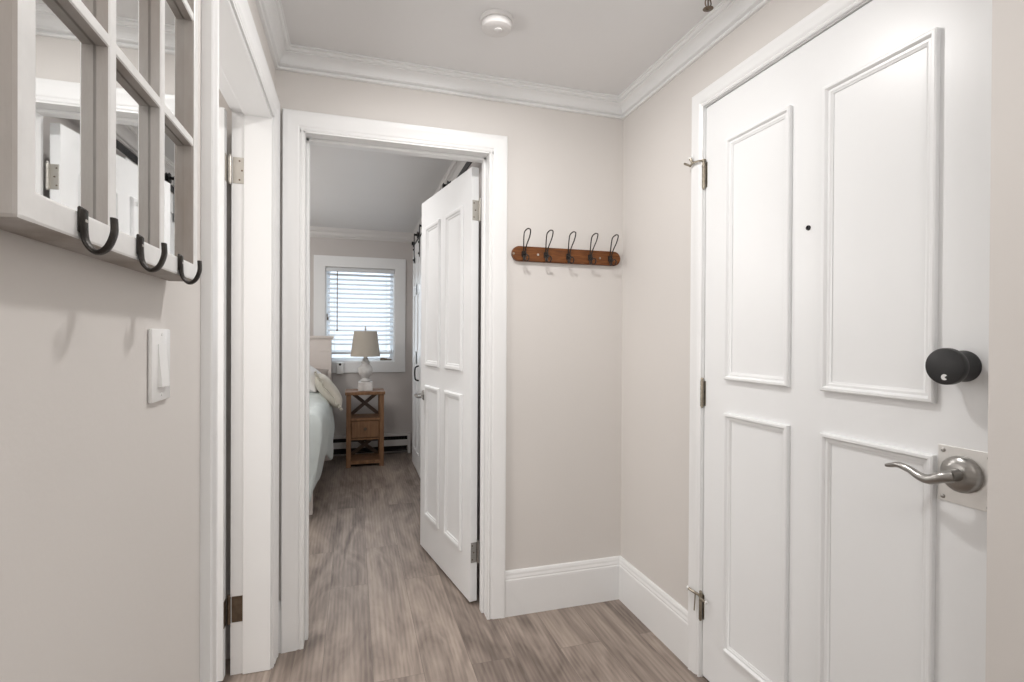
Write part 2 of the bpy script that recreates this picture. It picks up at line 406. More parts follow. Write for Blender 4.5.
# small pale crescent mark with a notch
bm = nb(); n = 26; oy, oz = LY - .001, LZc - .0220; xx = XR - .0586
pts = [(0, 0)] + [(.0062 * math.cos(a), .0062 * math.sin(a)) for a in [math.radians(-40) - k * math.radians(285) / n for k in range(n + 1)]]
f1 = [bm.verts.new((xx, oy - p[0], oz + p[1])) for p in pts]; f2 = [bm.verts.new((xx + .0004, oy - p[0], oz + p[1])) for p in pts]
bm.faces.new(f1); bm.faces.new(f2[::-1])
for i in range(len(pts)): bm.faces.new((f1[i], f1[(i + 1) % len(pts)], f2[(i + 1) % len(pts)], f2[i]))
finish('emblem', bm, M['mark'], db)
# lever set
PY, PZ = .751, .938
bm = box(nb(), XR - .0022, XR, .694, .7985, .883, 1.002, .0006)
lv = finish('lever_plate', bm, M['plate'], d1); lv['label'] = 'square nickel plate behind the lever'
for sy, sz in ((.788, .991), (.788, .892), (.703, .991), (.703, .892)):
    bm = lathe(nb(), [(.0045, 0), (.0042, .0016), (.0025, .0024), (.0001, .0026)], (XR - .0022, sy, sz), (-1, 0, 0), 16)
    finish('screw', bm, M['nickel'], lv, smooth=True)
bm = lathe(nb(), [(.038, .002), (.0385, .006), (.0375, .011), (.033, .0165), (.024, .0205), (.019, .022), (.0001, .022)], (XR, PY, PZ + .010), (-1, 0, 0), 48)
ro = finish('rose', bm, M['nickel'], d1, smooth=True)
bm = nb()
for dz in (.026, -.026):
    lathe(bm, [(.0042, -.004), (.0042, .0012), (.0001, .0012)], (XR - .0150, PY, PZ + .010 + dz), (-1, 0, dz * 9), 14)
finish('screw_hole', bm, M['black'], ro, smooth=True)
bm = nb()
lathe(bm, [(.0135, .020), (.0125, .034), (.0125, .046)], (XR, PY, PZ + .010), (-1, 0, 0), 24)
pts = smooth_pts([(XR - .044, PY - .008, PZ + .010), (XR - .054, PY + .008, PZ + .005), (XR - .057, PY + .028, PZ - .004), (XR - .057, PY + .048, PZ - .002),
                  (XR - .056, PY + .070, PZ + .007), (XR - .055, PY + .094, PZ + .011), (XR - .054, PY + .112, PZ + .006), (XR - .053, PY + .123, PZ + .003)], 6)
k = len(pts); rad = [.0138 - .0058 * min(1, i / (k * .55)) - .0045 * max(0, (i / k - .6) / .4) for i in range(k)]
tube(bm, pts, rad, 14, flat=(1.0, .95))
finish('lever_handle', bm, M['nickel'], d1, smooth=True)

# bedroom door, swung open into the bedroom
P0 = V((.512, 2.318, .012)); ang = math.atan2(.738, -.137)
d2 = thing('door_2', 'white four panel bedroom door swung open into the bedroom', 'door', P0, ang, kind='structure')
LW, LH, LT = .748, 1.998, .036
bm = box(nb(), 0, LW, -LT, 0, 0, LH, .0015)
finish('door_leaf', bm, M['door'], d2, local=True)
P2 = [(0, 0), (0, .006), (.005, .012), (.014, .0125), (.019, .010), (.022, .005), (.028, .0045), (.032, 0)]
for (u0, u1) in ((.098, .330), (.418, .650)):
    for (z0, z1) in ((.20, .945), (1.055, 1.842)):
        bm = sweep(nb(), rect(u0, u1, z0, z1), P2, (0, 0, 0), EX, EZ, EY, side=1, closed=True)
        finish('panel_moulding', bm, M['door'], d2, smooth=True, local=True)
        bm = sweep(nb(), rect(u0, u1, z0, z1), P2, (0, -LT, 0), EX, EZ, -EY, side=1, closed=True)
        finish('panel_moulding', bm, M['door'], d2, smooth=True, local=True)
for zc, mt in ((1.800, M['satin']), (.226, M['nickel'])):
    bm = nb()
    box(bm, -.0022, .0006, -LT + .001, -.004, zc - .046, zc + .046, .0008)
    hinge_knuckle(bm, -.006, -LT - .003, zc - .046, zc + .046, .0065)
    h = finish('hinge', bm, mt, d2, smooth=True, local=True)
    bm = nb()
    for k, (yy, zz) in enumerate(((-.011, .032), (-.018, 0), (-.011, -.032))):
        lathe(bm, [(.0032, 0), (.003, .001), (.0001, .0011)], (-.0022, yy, zc + zz), (-1, 0, 0), 12)
    finish('screw', bm, M['bronze'], h, smooth=True, local=True)
HZ = .885
for s, y0 in ((1, 0), (-1, -LT)):
    bm = lathe(nb(), [(.030, 0), (.030, .004), (.026, .009), (.012, .011), (.010, .036), (.010, .050), (.0001, .050)], (LW - .062, y0, HZ), (0, s, 0), 28)
    ro2 = finish('rose', bm, M['nickel'], d2, smooth=True, local=True)
    bm = nb()
    pts = smooth_pts([(LW - .056, y0 + s * .045, HZ), (LW - .075, y0 + s * .050, HZ + .001), (LW - .115, y0 + s * .050, HZ - .004), (LW - .165, y0 + s * .046, HZ + .003)], 5)
    tube(bm, pts, [.0120 - .005 * i / (len(pts) - 1) for i in range(len(pts))], 12)
    finish('lever_handle', bm, M['nickel'], d2, smooth=True, local=True)

# side-room door, opened flat beyond the far jamb: only its hinged edge shows
d3 = thing('door_3', 'white side room door standing open beyond the left doorway jamb', 'door', (-.436, 2.070, .010), kind='structure')
bm = box(nb(), -1.20, -.438, 2.034, 2.070, .010, 2.030, .0015)
finish('door_leaf', bm, M['door'], d3)
for (x0, x1) in ((-1.10, -.86), (-.78, -.54)):
    for (z0, z1) in ((.20, .945), (1.055, 1.850)):
        bm = sweep(nb(), rect(x0, x1, z0, z1), P2, (0, 2.034, 0), EX, EZ, -EY, side=1, closed=True)
        finish('panel_moulding', bm, M['door'], d3, smooth=True)
for zc, mt in ((1.826, M['satin']), (.238, M['bronze'])):
    bm = nb()
    box(bm, -.420, -.383, 2.0762, 2.0785, zc - .047, zc + .047, .0008)
    hinge_knuckle(bm, -.429, 2.0745, zc - .047, zc + .047, .0065)
    box(bm, -.4385, -.4365, 2.040, 2.068, zc - .047, zc + .047)
    h = finish('hinge', bm, mt, d3, smooth=True)
    bm = nb()
    for xx, zz in ((-.398, .034), (-.390, 0), (-.398, -.034)):
        lathe(bm, [(.0034, 0), (.003, .001), (.0001, .0011)], (xx, 2.0762, zc + zz), (0, -1, 0), 12)
    finish('screw', bm, M['bronze'], h, smooth=True)

# ------------------------------------------------------------------ mirror made from an old window sash
XF, XM = -.250, -.2645                            # front of the sash, mirror plane
mr = thing('window_mirror', 'old white window sash turned mirror with iron hooks hung on left wall', 'mirror', (XL, .74, 1.316))
Y0, Y1, Z0, Z1 = .497, .980, 1.316, 1.972
iy = [.523, .656, .673, .809, .825, .957]; iz = [1.344, 1.534, 1.548, 1.737, 1.751, 1.944]
bm = nb()
box(bm, XL, XF, Y0, iy[0], Z0, Z1, .004, 2); box(bm, XL, XF, iy[5], Y1, Z0, Z1, .004, 2)
box(bm, XL, XF - .0004, iy[0] - .006, iy[5] + .006, Z0 + .0005, iz[0], .003, 2); box(bm, XL, XF - .0004, iy[0] - .006, iy[5] + .006, iz[5], Z1 - .0005, .003, 2)
fr = finish('sash_frame', bm, M['old'], mr)
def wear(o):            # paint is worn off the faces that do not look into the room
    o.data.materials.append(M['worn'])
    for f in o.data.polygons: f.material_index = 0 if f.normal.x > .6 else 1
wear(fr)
bm = nb()
for a, b in ((1, 2), (3, 4)): box(bm, XM, XF - .001, iy[a], iy[b], iz[0] - .002, iz[5] + .002, .0015)
for a, b in ((1, 2), (3, 4)): box(bm, XM, XF - .0015, iy[0] - .002, iy[5] + .002, iz[a], iz[b], .0015)
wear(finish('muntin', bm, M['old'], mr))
bm = box(nb(), XM - .004, XM, iy[0] - .004, iy[5] + .004, iz[0] - .004, iz[5] + .004)
finish('mirror_glass', bm, M['mirror'], mr)
for hy in (.593, .731, .883):
    zt = 1.343
    pts = smooth_pts([(XF + .0025, hy, zt + .002), (XF + .0025, hy, zt - .014), (XF + .004, hy, zt - .027), (XF + .010, hy, zt - .036), (XF + .016, hy, zt - .037),
                      (XF + .0225, hy, zt - .031), (XF + .027, hy, zt - .018), (XF + .0268, hy, zt - .004)], 5)
    bm = tube(nb(), pts, [.0066] * len(pts), 12, flat=(1, .40))
    box(bm, XF - .0004, XF + .0026, hy - .0070, hy + .0070, zt - .020, zt + .005, .0012)
    h = finish('hook', bm, M['iron'], mr, smooth=True)
    bm = lathe(nb(), [(.0030, 0), (.0026, .0014), (.0001, .0018)], (XF + .0034, hy, zt - .008), (1, 0, 0), 12)
    finish('screw', bm, M['satin'], h, smooth=True)

# ------------------------------------------------------------------ light switch
sw = thing('light_switch', 'white rocker light switch on the left wall below the mirror', 'switch', (XL, .936, 1.18))
bm = box(nb(), XL, XL + .0065, .896, .977, 1.124, 1.237, .003, 2)
finish('cover_plate', bm, M['plastic'], sw, smooth=True)
bm = nb()
v = [(XL + .006, .919, 1.147), (XL + .006, .953, 1.147), (XL + .006, .953, 1.213), (XL + .006, .919, 1.213),
     (XL + .0125, .919, 1.147), (XL + .0125, .953, 1.147), (XL + .0072, .953, 1.213), (XL + .0072, .919, 1.213)]
vs = [bm.verts.new(p) for p in v]
for f in ((0, 1, 2, 3), (4, 5, 6, 7), (0, 1, 5, 4), (1, 2, 6, 5), (2, 3, 7, 6), (3, 0, 4, 7)): bm.faces.new([vs[i] for i in f])
finish('rocker', bm, M['plastic'], sw)
for z in (1.134, 1.228):
    bm = lathe(nb(), [(.0026, 0), (.0022, .0008), (.0001, .001)], (XL + .0065, .936, z), (1, 0, 0), 12)
    finish('screw', bm, M['plastic'], sw, smooth=True)

# ------------------------------------------------------------------ coat rack
cr = thing('hanging_coat_rack', 'red brown wooden coat rack with five wire hooks on end wall', 'coat rack', (.923, YB, 1.60))
bm = nb(); xa, xb, zc, R = .662, 1.192, 1.5995, .033
def stadium(r, y):
    out = []
    for k in range(15): a = PI / 2 + PI * k / 14; out.append(bm.verts.new((xa + R + r * math.cos(a), y, zc + r * math.sin(a))))
    for k in range(15): a = -PI / 2 + PI * k / 14; out.append(bm.verts.new((xb - R + r * math.cos(a), y, zc + r * math.sin(a))))
    return out
ya = YB; rs = [stadium(R, ya), stadium(R, ya - .016), stadium(R - .003, ya - .019)]
for a, b in zip(rs, rs[1:]):
    for k in range(30): bm.faces.new((a[k], a[(k + 1) % 30], b[(k + 1) % 30], b[k]))
bm.faces.new(rs[0]); bm.faces.new(rs[-1])
finish('board', bm, M['rack'], cr, smooth=True)
yf = YB - .019
for hx in (.715, .819, .927, 1.035, 1.137):
    bm = nb()
    zt = 1.696
    loop = [(hx - .004, yf - .004, 1.588), (hx - .004, yf - .008, 1.612), (hx - .007, yf - .018, 1.636), (hx - .0125, yf - .036, 1.664), (hx - .0135, yf - .048, 1.684),
            (hx - .008, yf - .062, zt - .002), (hx, yf - .063, zt + .001), (hx + .008, yf - .062, zt - .002), (hx + .0135, yf - .048, 1.684), (hx + .0125, yf - .036, 1.664),
            (hx + .007, yf - .018, 1.636), (hx + .004, yf - .008, 1.612), (hx + .004, yf - .004, 1.588)]
    tube(bm, smooth_pts(loop, 5), .0027, 8)
    low = [(hx - .004, yf - .004, 1.600), (hx - .004, yf - .005, 1.580), (hx - .006, yf - .014, 1.566), (hx - .010, yf - .030, 1.566), (hx - .010, yf - .040, 1.580),
           (hx, yf - .044, 1.588), (hx + .010, yf - .040, 1.580), (hx + .010, yf - .030, 1.566), (hx + .006, yf - .014, 1.566), (hx + .004, yf - .005, 1.580), (hx + .004, yf - .004, 1.600)]
    tube(bm, smooth_pts(low, 5), .0025, 8)
    h = finish('hook', bm, M['iron'], cr, smooth=True)
    bm = nb()
    box(bm, hx - .011, hx + .011, yf - .0018, yf, 1.584, 1.610, .0006)
    tube(bm, [(hx - .010, yf - .005, 1.597), (hx + .010, yf - .005, 1.597)], .0042, 10)
    finish('hook_bracket', bm, M['iron'], h, smooth=True)
for x in (.668, .781, 1.085):
    bm = lathe(nb(), [(.0052, 0), (.0046, .0012), (.0001, .0020)], (x, yf, 1.598), (0, -1, 0), 16)
    finish('screw', bm, M['brass' if x != .781 else 'satin'], cr, smooth=True)

# ------------------------------------------------------------------ ceiling fittings
sd = thing('smoke_detector', 'round white smoke detector on the hall ceiling', 'smoke detector', (.472, 1.748, ZC))
bm = lathe(nb(), [(.058, 0), (.058, .010), (.056, .013), (.0001, .013)], (.472, 1.748, ZC), (0, 0, -1), 48)
finish('mounting_base', bm, M['detector'], sd, smooth=True)
bm = lathe(nb(), [(.050, .013), (.052, .016), (.053, .026), (.050, .034), (.042, .038), (.020, .040), (.0001, .040)], (.472, 1.748, ZC), (0, 0, -1), 48)
finish('cover', bm, M['detector'], sd, smooth=True)
bm = lathe(nb(), [(.014, .039), (.014, .0425), (.012, .0438), (.0001, .0442)], (.476, 1.741, ZC), (0, 0, -1), 28)
finish('test_button', bm, M['detector'], sd, smooth=True)
bm = lathe(nb(), [(.0022, .034), (.0022, .0375), (.0001, .038)], (.506, 1.726, ZC), (0, 0, -1), 10)
finish('indicator_light', bm, M['taupe'], sd, smooth=True)

sx, sy = 1.082, 1.408
sp = thing('sprinkler_head', 'small metal sprinkler head hanging at the ceiling edge above entry door', 'sprinkler', (sx, sy, ZC))
bm = lathe(nb(), [(.022, 0), (.022, .002), (.018, .004), (.008, .005), (.008, .020), (.006, .022), (.0001, .022)], (sx, sy, ZC), (0, 0, -1), 28)
finish('escutcheon', bm, M['satin'], sp, smooth=True)
bm = nb()
for s in (-1, 1):
    tube(bm, smooth_pts([(sx + s * .006, sy, ZC - .020), (sx + s * .011, sy, ZC - .032), (sx + s * .008, sy, ZC - .045), (sx, sy, ZC - .050)], 4), .002, 8)
tube(bm, [(sx, sy, ZC - .020), (sx, sy, ZC - .050)], .0025, 8)
finish('frame_arms', bm, M['bronze'], sp, smooth=True)
bm = lathe(nb(), [(.0001, .048), (.006, .049), (.014, .051), (.0165, .0525), (.006, .054), (.003, .057), (.0001, .0575)], (sx, sy, ZC), (0, 0, -1), 20)
finish('deflector', bm, M['bronze'], sp, smooth=True)

# ------------------------------------------------------------------ bedroom window
wn = thing('window_1', 'white framed bedroom window behind horizontal blinds', 'window', (.064, YW, WZ0), kind='structure')
bm = sweep(nb(), rect(WX0, WX1, WZ0, WZ1), [(0, 0), (0, .018), (.002, .02), (.110, .02), (.112, .018), (.112, 0)], (0, YW, 0), EX, EZ, -EY, side=-1, closed=True)
finish('window_casing', bm, M['trim'], wn)
bm = sweep(nb(), rect(WX0, WX1, WZ0, WZ1), [(0, 0), (0, .10), (.012, .10), (.012, 0)], (0, YW + .115, 0), EX, EZ, -EY, side=1, closed=True)
finish('window_jamb', bm, M['trim'], wn)
bm = sweep(nb(), rect(WX0 + .012, WX1 - .012, WZ0 + .012, WZ1 - .012), [(0, 0), (0, .04), (.03, .04), (.036, .03), (.036, 0)], (0, YW + .115, 0), EX, EZ, -EY, side=1, closed=True)
finish('sash', bm, M['vinyl'], wn)
bm = box(nb(), WX0 + .04, WX1 - .04, YW + .092, YW + .096, WZ0 + .04, WZ1 - .04)
finish('pane', bm, M['glass'], wn)
bm = nb()
box(bm, .265, .385, YW + .030, YW + .070, WZ0 + .012, WZ0 + .024, .003); tube(bm, smooth_pts([(.325, YW + .045, WZ0 + .024), (.30, YW + .012, WZ0 + .034), (.265, YW + .008, WZ0 + .030)], 4), .007, 8)
lathe(bm, [(.018, 0), (.015, .012), (.0001, .014)], (.325, YW + .045, WZ0 + .022), n=16)
finish('crank_handle', bm, M['bronze'], wn, smooth=True)
bm = nb(); box(bm, WX0 + .012, WX0 + .022, YW + .03, YW + .05, 1.40, 1.47, .002); tube(bm, [(WX0 + .026, YW + .034, 1.455), (WX0 + .026, YW + .028, 1.405)], .006, 8)
finish('latch', bm, M['bronze'], wn, smooth=True)

bl = thing('window_blind', 'white horizontal slat blind half open in the bedroom window', 'blind', (.064, YW + .03, WZ1))
bx0, bx1 = WX0 + .022, WX1 - .016
bm = box(nb(), WX0 + .004, WX1 - .004, YW - .012, YW + .045, WZ1 - .047, WZ1 - .012, .003)
finish('headrail', bm, M['slat'], bl)
bm = nb(); z = WZ1 - .075; slats = []
while z > 1.115:
    n = 6; top = []; bot = []
    for k in range(n + 1):
        t = k / n - .5; yy = YW + .02 + t * .046; zz = z + t * .026 + (.25 - t * t) * .012
        top.append([bm.verts.new((bx0, yy, zz + .0016)), bm.verts.new((bx1, yy, zz + .0016))]); bot.append([bm.verts.new((bx0, yy, zz - .0016)), bm.verts.new((bx1, yy, zz - .0016))])
    for k in range(n):
        bm.faces.new((top[k][0], top[k][1], top[k + 1][1], top[k + 1][0])); bm.faces.new((bot[k][0], bot[k + 1][0], bot[k + 1][1], bot[k][1]))
        for s in (0, 1): bm.faces.new((top[k][s], top[k + 1][s], bot[k + 1][s], bot[k][s]))
    bm.faces.new((top[0][0], top[0][1], bot[0][1], bot[0][0])); bm.faces.new((top[n][0], top[n][1], bot[n][1], bot[n][0]))
    slats.append(z); z -= .0475
finish('slats', bm, M['slat'], bl, smooth=True)
bm = box(nb(), bx0, bx1, YW + .002, YW + .040, 1.052, 1.072, .003)
for k in range(3): box(bm, bx0, bx1, YW, YW + .042, 1.076 + .007 * k, 1.0795 + .007 * k)
finish('bottom_rail', bm, M['slat'], bl)
bm = nb()
for x in (bx0 + .07, bx1 - .07):
    for yy in (YW - .004, YW + .044): finish('ladder_cord', tube(nb(), [(x, yy, WZ1 - .047), (x, yy, 1.06)], .0012, 6), M['slat'], bl)
bm = tube(nb(), [(-.167, YW - .018, WZ1 - .045), (-.167, YW - .020, 1.30)], .0045, 8)
lathe(bm, [(.0001, -.012), (.008, -.008), (.006, .012), (.0001, .014)], (-.167, YW - .020, 1.30), n=10)
finish('wand', bm, M['bronze'], bl, smooth=True)

bm = box(nb(), -.172, -.104, YW - .056, YW - .020, .850, .968, .006, 2)
wb = tag(finish('window_sensor', bm, M['plastic'], smooth=True), 'small white box with dark button on the window trim by headboard', 'sensor')
bm = lathe(nb(), [(.012, 0), (.011, .004), (.0001, .005)], (-.136, YW - .056, .948), (0, -1, 0), 18)
finish('button', bm, M['black'], wb, smooth=True)

# ------------------------------------------------------------------ baseboard heater
ht = thing('baseboard_heater', 'long low white baseboard heater along wall under window', 'heater', (-.2, YW, .03))
hx0, hx1 = -1.2, .575
bm = nb(); box(bm, hx0, hx1, YW - .066, YW - .058, .086, .150, .002); box(bm, hx0, hx1, YW - .066, YW - .0, .188, .215, .002)
pass
finish('front_cover', bm, M['heater'], ht)
bm = nb()
for k in range(60):
    x = hx0 + .03 + k * (hx1 - hx0 - .06) / 59; box(bm, x, x + .001, YW - .052, YW - .014, .07, .185)
tube(bm, [(hx0, YW - .034, .12), (hx1, YW - .034, .12)], .011, 10)
box(bm, hx0 + .001, hx1 - .001, YW - .055, YW - .012, .03, .04); box(bm, hx0 + .001, hx1 - .001, YW - .012, YW, .03, .187)  # back plate painted dark too, to put shade into the slots
finish('fins_and_dark_back', bm, M['dark'], ht)
for xa_, xb_ in ((hx0 - .004, hx0 + .03), (hx1 - .03, hx1 + .004)):
    bm = box(nb(), xa_, xb_, YW - .068, YW, .0, .217, .003); finish('end_cap', bm, M['heater'], ht)

# ------------------------------------------------------------------ nightstand
ns = thing('nightstand', 'honey wood nightstand with one drawer and dark crossed braces', 'nightstand', (.105, 5.24, 0))
nx0, nx1, ny0, ny1, nh = -.068, .276, 5.075, 5.385, .712
finish('top', box(nb(), nx0 - .010, nx1 + .010, ny0 - .012, ny1 + .006, nh - .030, nh, .003), M['pine'], ns)
for x in (nx0, nx1 - .042):
    for y in (ny0, ny1 - .042): finish('leg', box(nb(), x, x + .042, y, y + .042, 0, nh - .030, .002), M['pine'], ns)
for z0, z1, nm in ((.028, .062, 'bottom_shelf'), (.440, .462, 'middle_shelf')):
    finish(nm, box(nb(), nx0 + .004, nx1 - .004, ny0 + .004, ny1 - .004, z0, z1, .002), M['pine'], ns)
bm = nb()
box(bm, nx0 + .006, nx0 + .020, ny0 + .042, ny1 - .042, .262, .440); box(bm, nx1 - .020, nx1 - .006, ny0 + .042, ny1 - .042, .262, .440)
box(bm, nx0 + .04, nx1 - .04, ny1 - .02, ny1 - .006, .262, .440); box(bm, nx0 + .006, nx1 - .006, ny0 + .01, ny1 - .01, .256, .272)
finish('drawer_case', bm, M['pine'], ns)
dr = finish('drawer', box(nb(), nx0 + .046, nx1 - .046, ny0 + .004, ny0 + .26, .278, .434, .003), M['pine'], ns)
bm = lathe(nb(), [(.008, 0), (.007, .008), (.014, .014), (.014, .020), (.009, .025), (.0001, .026)], ((nx0 + nx1) / 2, ny0 + .004, .362), (0, -1, 0), 20)
finish('knob', bm, M['bronze'], dr, smooth=True)
def bar(bm, a, b, w, t, N):
    a, b, N = V(a), V(b), V(N).normalized(); d = (b - a).normalized(); s = d.cross(N).normalized()
    vs = [bm.verts.new(p + s * i * w / 2 + N * j * t / 2) for p in (a, b) for i, j in ((-1, -1), (1, -1), (1, 1), (-1, 1))]
    for f in ((0, 1, 2, 3), (4, 5, 6, 7), (0, 1, 5, 4), (1, 2, 6, 5), (2, 3, 7, 6), (3, 0, 4, 7)): bm.faces.new([vs[i] for i in f])
for z0, z1 in ((.462, .682), (.062, .256)):
    bm = nb(); y = ny1 - .020
    bar(bm, (nx0 + .042, y, z0), (nx1 - .042, y, z1), .034, .012, EY); bar(bm, (nx0 + .042, y + .002, z1), (nx1 - .042, y + .002, z0), .034, .012, EY)
    lathe(bm, [(.017, 0), (.016, .006), (.0001, .007)], ((nx0 + nx1) / 2, y - .006, (z0 + z1) / 2), (0, -1, 0), 16)
    finish('cross_brace', bm, M['pinedark'], ns)
    for x in (nx0 + .020, nx1 - .020):
        bm = nb(); bar(bm, (x, ny0 + .042, z0), (x, ny1 - .042, z1), .022, .012, EX); bar(bm, (x + .002, ny0 + .042, z1), (x + .002, ny1 - .042, z0), .022, .012, EX)
        finish('cross_brace', bm, M['pinedark'], ns)

# ------------------------------------------------------------------ lamp
lx, ly, lz = .106, 5.215, nh
lp = thing('table_lamp', 'white baluster table lamp with beige shade on the nightstand', 'lamp', (lx, ly, lz))
finish('plinth', box(nb(), lx - .066, lx + .066, ly - .066, ly + .066, lz, lz + .085, .004, 2), M['ceramic'], lp)
bm = lathe(nb(), [(.045, .085), (.050, .092), (.050, .100), (.034, .108), (.026, .120), (.034, .130), (.042, .134), (.052, .146), (.064, .168), (.070, .194), (.068, .216), (.058, .236),
                  (.044, .252), (.036, .262), (.040, .268), (.040, .276), (.032, .286), (.026, .300), (.028, .308), (.022, .314), (.0001, .315)], (lx, ly, lz), n=40)
finish('stem', bm, M['ceramic'], lp, smooth=True)
bm = nb(); lathe(bm, [(.018, .314), (.018, .350), (.014, .352), (.014, .385), (.0001, .386)], (lx, ly, lz), n=20)
finish('socket', bm, M['satin'], lp, smooth=True)
bm = nb(); zs = lz + .330; zt = lz + .573
lathe(bm, [(.140, zs), (.108, zt), (.1065, zt), (.1385, zs), (.140, zs)], (lx, ly, 0), n=56, cap=False)
finish('lamp_shade', bm, M['shade'], lp, smooth=True)
bm = nb()
for s in (-1, 1): tube(bm, smooth_pts([(lx + s * .014, ly, lz + .350), (lx + s * .055, ly, lz + .400), (lx + s * .055, ly, lz + .500), (lx, ly, lz + .572)], 6), .002, 8)
for k in range(3): a = 2 * PI * k / 3 + .4; tube(bm, [(lx, ly, zt - .006), (lx + .107 * math.cos(a), ly + .107 * math.sin(a), zt - .006)], .0016, 6)
finish('harp', bm, M['satin'], lp, smooth=True)
bm = lathe(nb(), [(.004, .570), (.004, .585), (.009, .592), (.010, .602), (.006, .612), (.007, .618), (.0001, .628)], (lx, ly, lz), n=16)
finish('finial', bm, M['satin'], lp, smooth=True)

# ------------------------------------------------------------------ bed and bedding
bd = thing('bed', 'bed with tall cream panelled headboard against the window wall', 'bed', (-1.0, 4.5, 0))
hbx0, hbx1, hy0, hy1 = -1.80, -.215, 5.450, 5.500
bm = nb(); box(bm, hbx0, hbx1, hy0 + .012, hy1, .15, 1.20, .002)
for x0, x1 in ((hbx0, hbx0 + .20), (hbx1 - .20, hbx1)): box(bm, x0, x1, hy0 - .012, hy1, 0, 1.20, .003)
box(bm, hbx0, hbx1, hy0 - .0, hy1, 1.13, 1.20, .003)
for k in range(8): box(bm, hbx0 + .20 + k * .148, hbx0 + .20 + k * .148 + .144, hy0 + .004, hy0 + .014, .4, 1.09, .003)
box(bm, hbx1 - .11, hbx1 - .004, hy0 - .016, hy0 - .010, 1.088, 1.098, .002)
finish('headboard', bm, M['headboard'], bd)
bm = sweep(nb(), [(hbx0, hy1), (hbx0, hy0 - .012), (hbx1, hy0 - .012), (hbx1, hy1)], [(0, 0), (.006, 0), (.010, .010), (.018, .016), (.022, .028), (.022, .040), (0, .040)], (0, 0, 1.20), EX, EY, EZ, side=-1)
box(bm, hbx0, hbx1, hy0 - .012, hy1, 1.200, 1.2395)
finish('headboard_cap', bm, M['headboard'], bd)
finish('mattress', box(nb(), -1.74, -.262, 3.80, 5.43, .36, .66, .05, 4), M['white_linen'], bd, smooth=True)
bm = nb(); box(bm, -1.75, -.262, 3.79, 5.45, .20, .355, .004)
finish('bed_frame', bm, M['headboard'], bd)
for x in (-1.75, -.32):
    finish('leg', box(nb(), x, x + .05, 3.80, 3.85, 0, .21, .003), M['headboard'], bd)

# comforter: a puffy top that rolls over the right edge and hangs in folds to a pointed hem
def hem(y):        # z of the hem along the bed's right side
    pts = [(3.60, .07), (3.78, .075), (4.0, .17), (4.16, .30), (4.34, .33), (4.47, .26), (4.58, .19), (4.70, .24), (4.90, .40), (5.06, .48)]
    for (a, za), (b, zb) in zip(pts, pts[1:]):
        if y <= b: t = max(0, (y - a) / (b - a)); t = t * t * (3 - 2 * t); return za + (zb - za) * t
    return pts[-1][1]
def side_in(y):
    pts = [(3.72, -.125), (3.9, -.075), (4.1, -.042), (4.3, -.035), (4.45, -.010), (4.58, .026), (4.72, .008), (5.06, 0)]
    for (a, va), (b, vb) in zip(pts, pts[1:]):
        if y <= b: return va + (vb - va) * (y - a) / (b - a)
    return 0
bm = nb(); NY, NT, ND = 60, 24, 22; grid = []
for i in range(NY + 1):
    y = 3.72 + (5.06 - 3.72) * i / NY; row = []
    zt = .715 + .02 * math.sin(y * 5.1) ; h = hem(y)
    fold = math.sin(y * 9.5 + .6) * .5 + .5
    for j in range(NT + 1):
        x = -1.80 + (1.80 - .285) * j / NT
        row.append(V((x, y, zt + .035 * noise.noise(V((x * 4, y * 4, 1.3))) + .012 * math.sin(x * 14) * math.sin(y * 14))))
    for j in range(1, ND + 1):
        t = j / ND
        if t < .25:
            a = t / .25 * PI / 2; x = -.285 + .085 * math.sin(a); z = zt - .085 * (1 - math.cos(a))
        else:
            q = (t - .25) / .75; z = (zt - .085) + (h - zt + .085) * q
            x = -.200 + .020 * math.sin(q * PI) + (.010 + .018 * q) * (fold - .45) + side_in(y) * q ** 1.3
        x += .012 * noise.noise(V((y * 6, z * 7, 4.1)))
        row.append(V((x, y + .02 * q if t >= .25 else y, z)))
    grid.append(row)
# foot end hangs straight down
foot = []
for k in range(8, 0, -1):
    foot.append([V((p.x - (.10 * k / 8 * min(1, max(0, (p.z - .07) / .65)) if p.x > -.42 else 0), p.y - .03 - .01 * math.sin(p.x * 12) * k / 8, p.z + (.12 - p.z) * k / 8 if p.z > .12 else p.z)) for p in grid[0]])
grid = foot + grid
vv = [[bm.verts.new(p) for p in r] for r in grid]
for a, b in zip(vv, vv[1:]):
    for k in range(len(a) - 1): bm.faces.new((a[k], a[k + 1], b[k + 1], b[k]))
cf = finish('comforter', bm, M['comforter'], smooth=True)
for f in cf.data.polygons: f.use_smooth = True
md = cf.modifiers.new('thick', 'SOLIDIFY'); md.thickness = .022; md.offset = -1
md = cf.modifiers.new('sub', 'SUBSURF'); md.levels = 1; md.render_levels = 1
tag(cf, 'pale grey green comforter hanging in folds over side of bed', 'comforter')

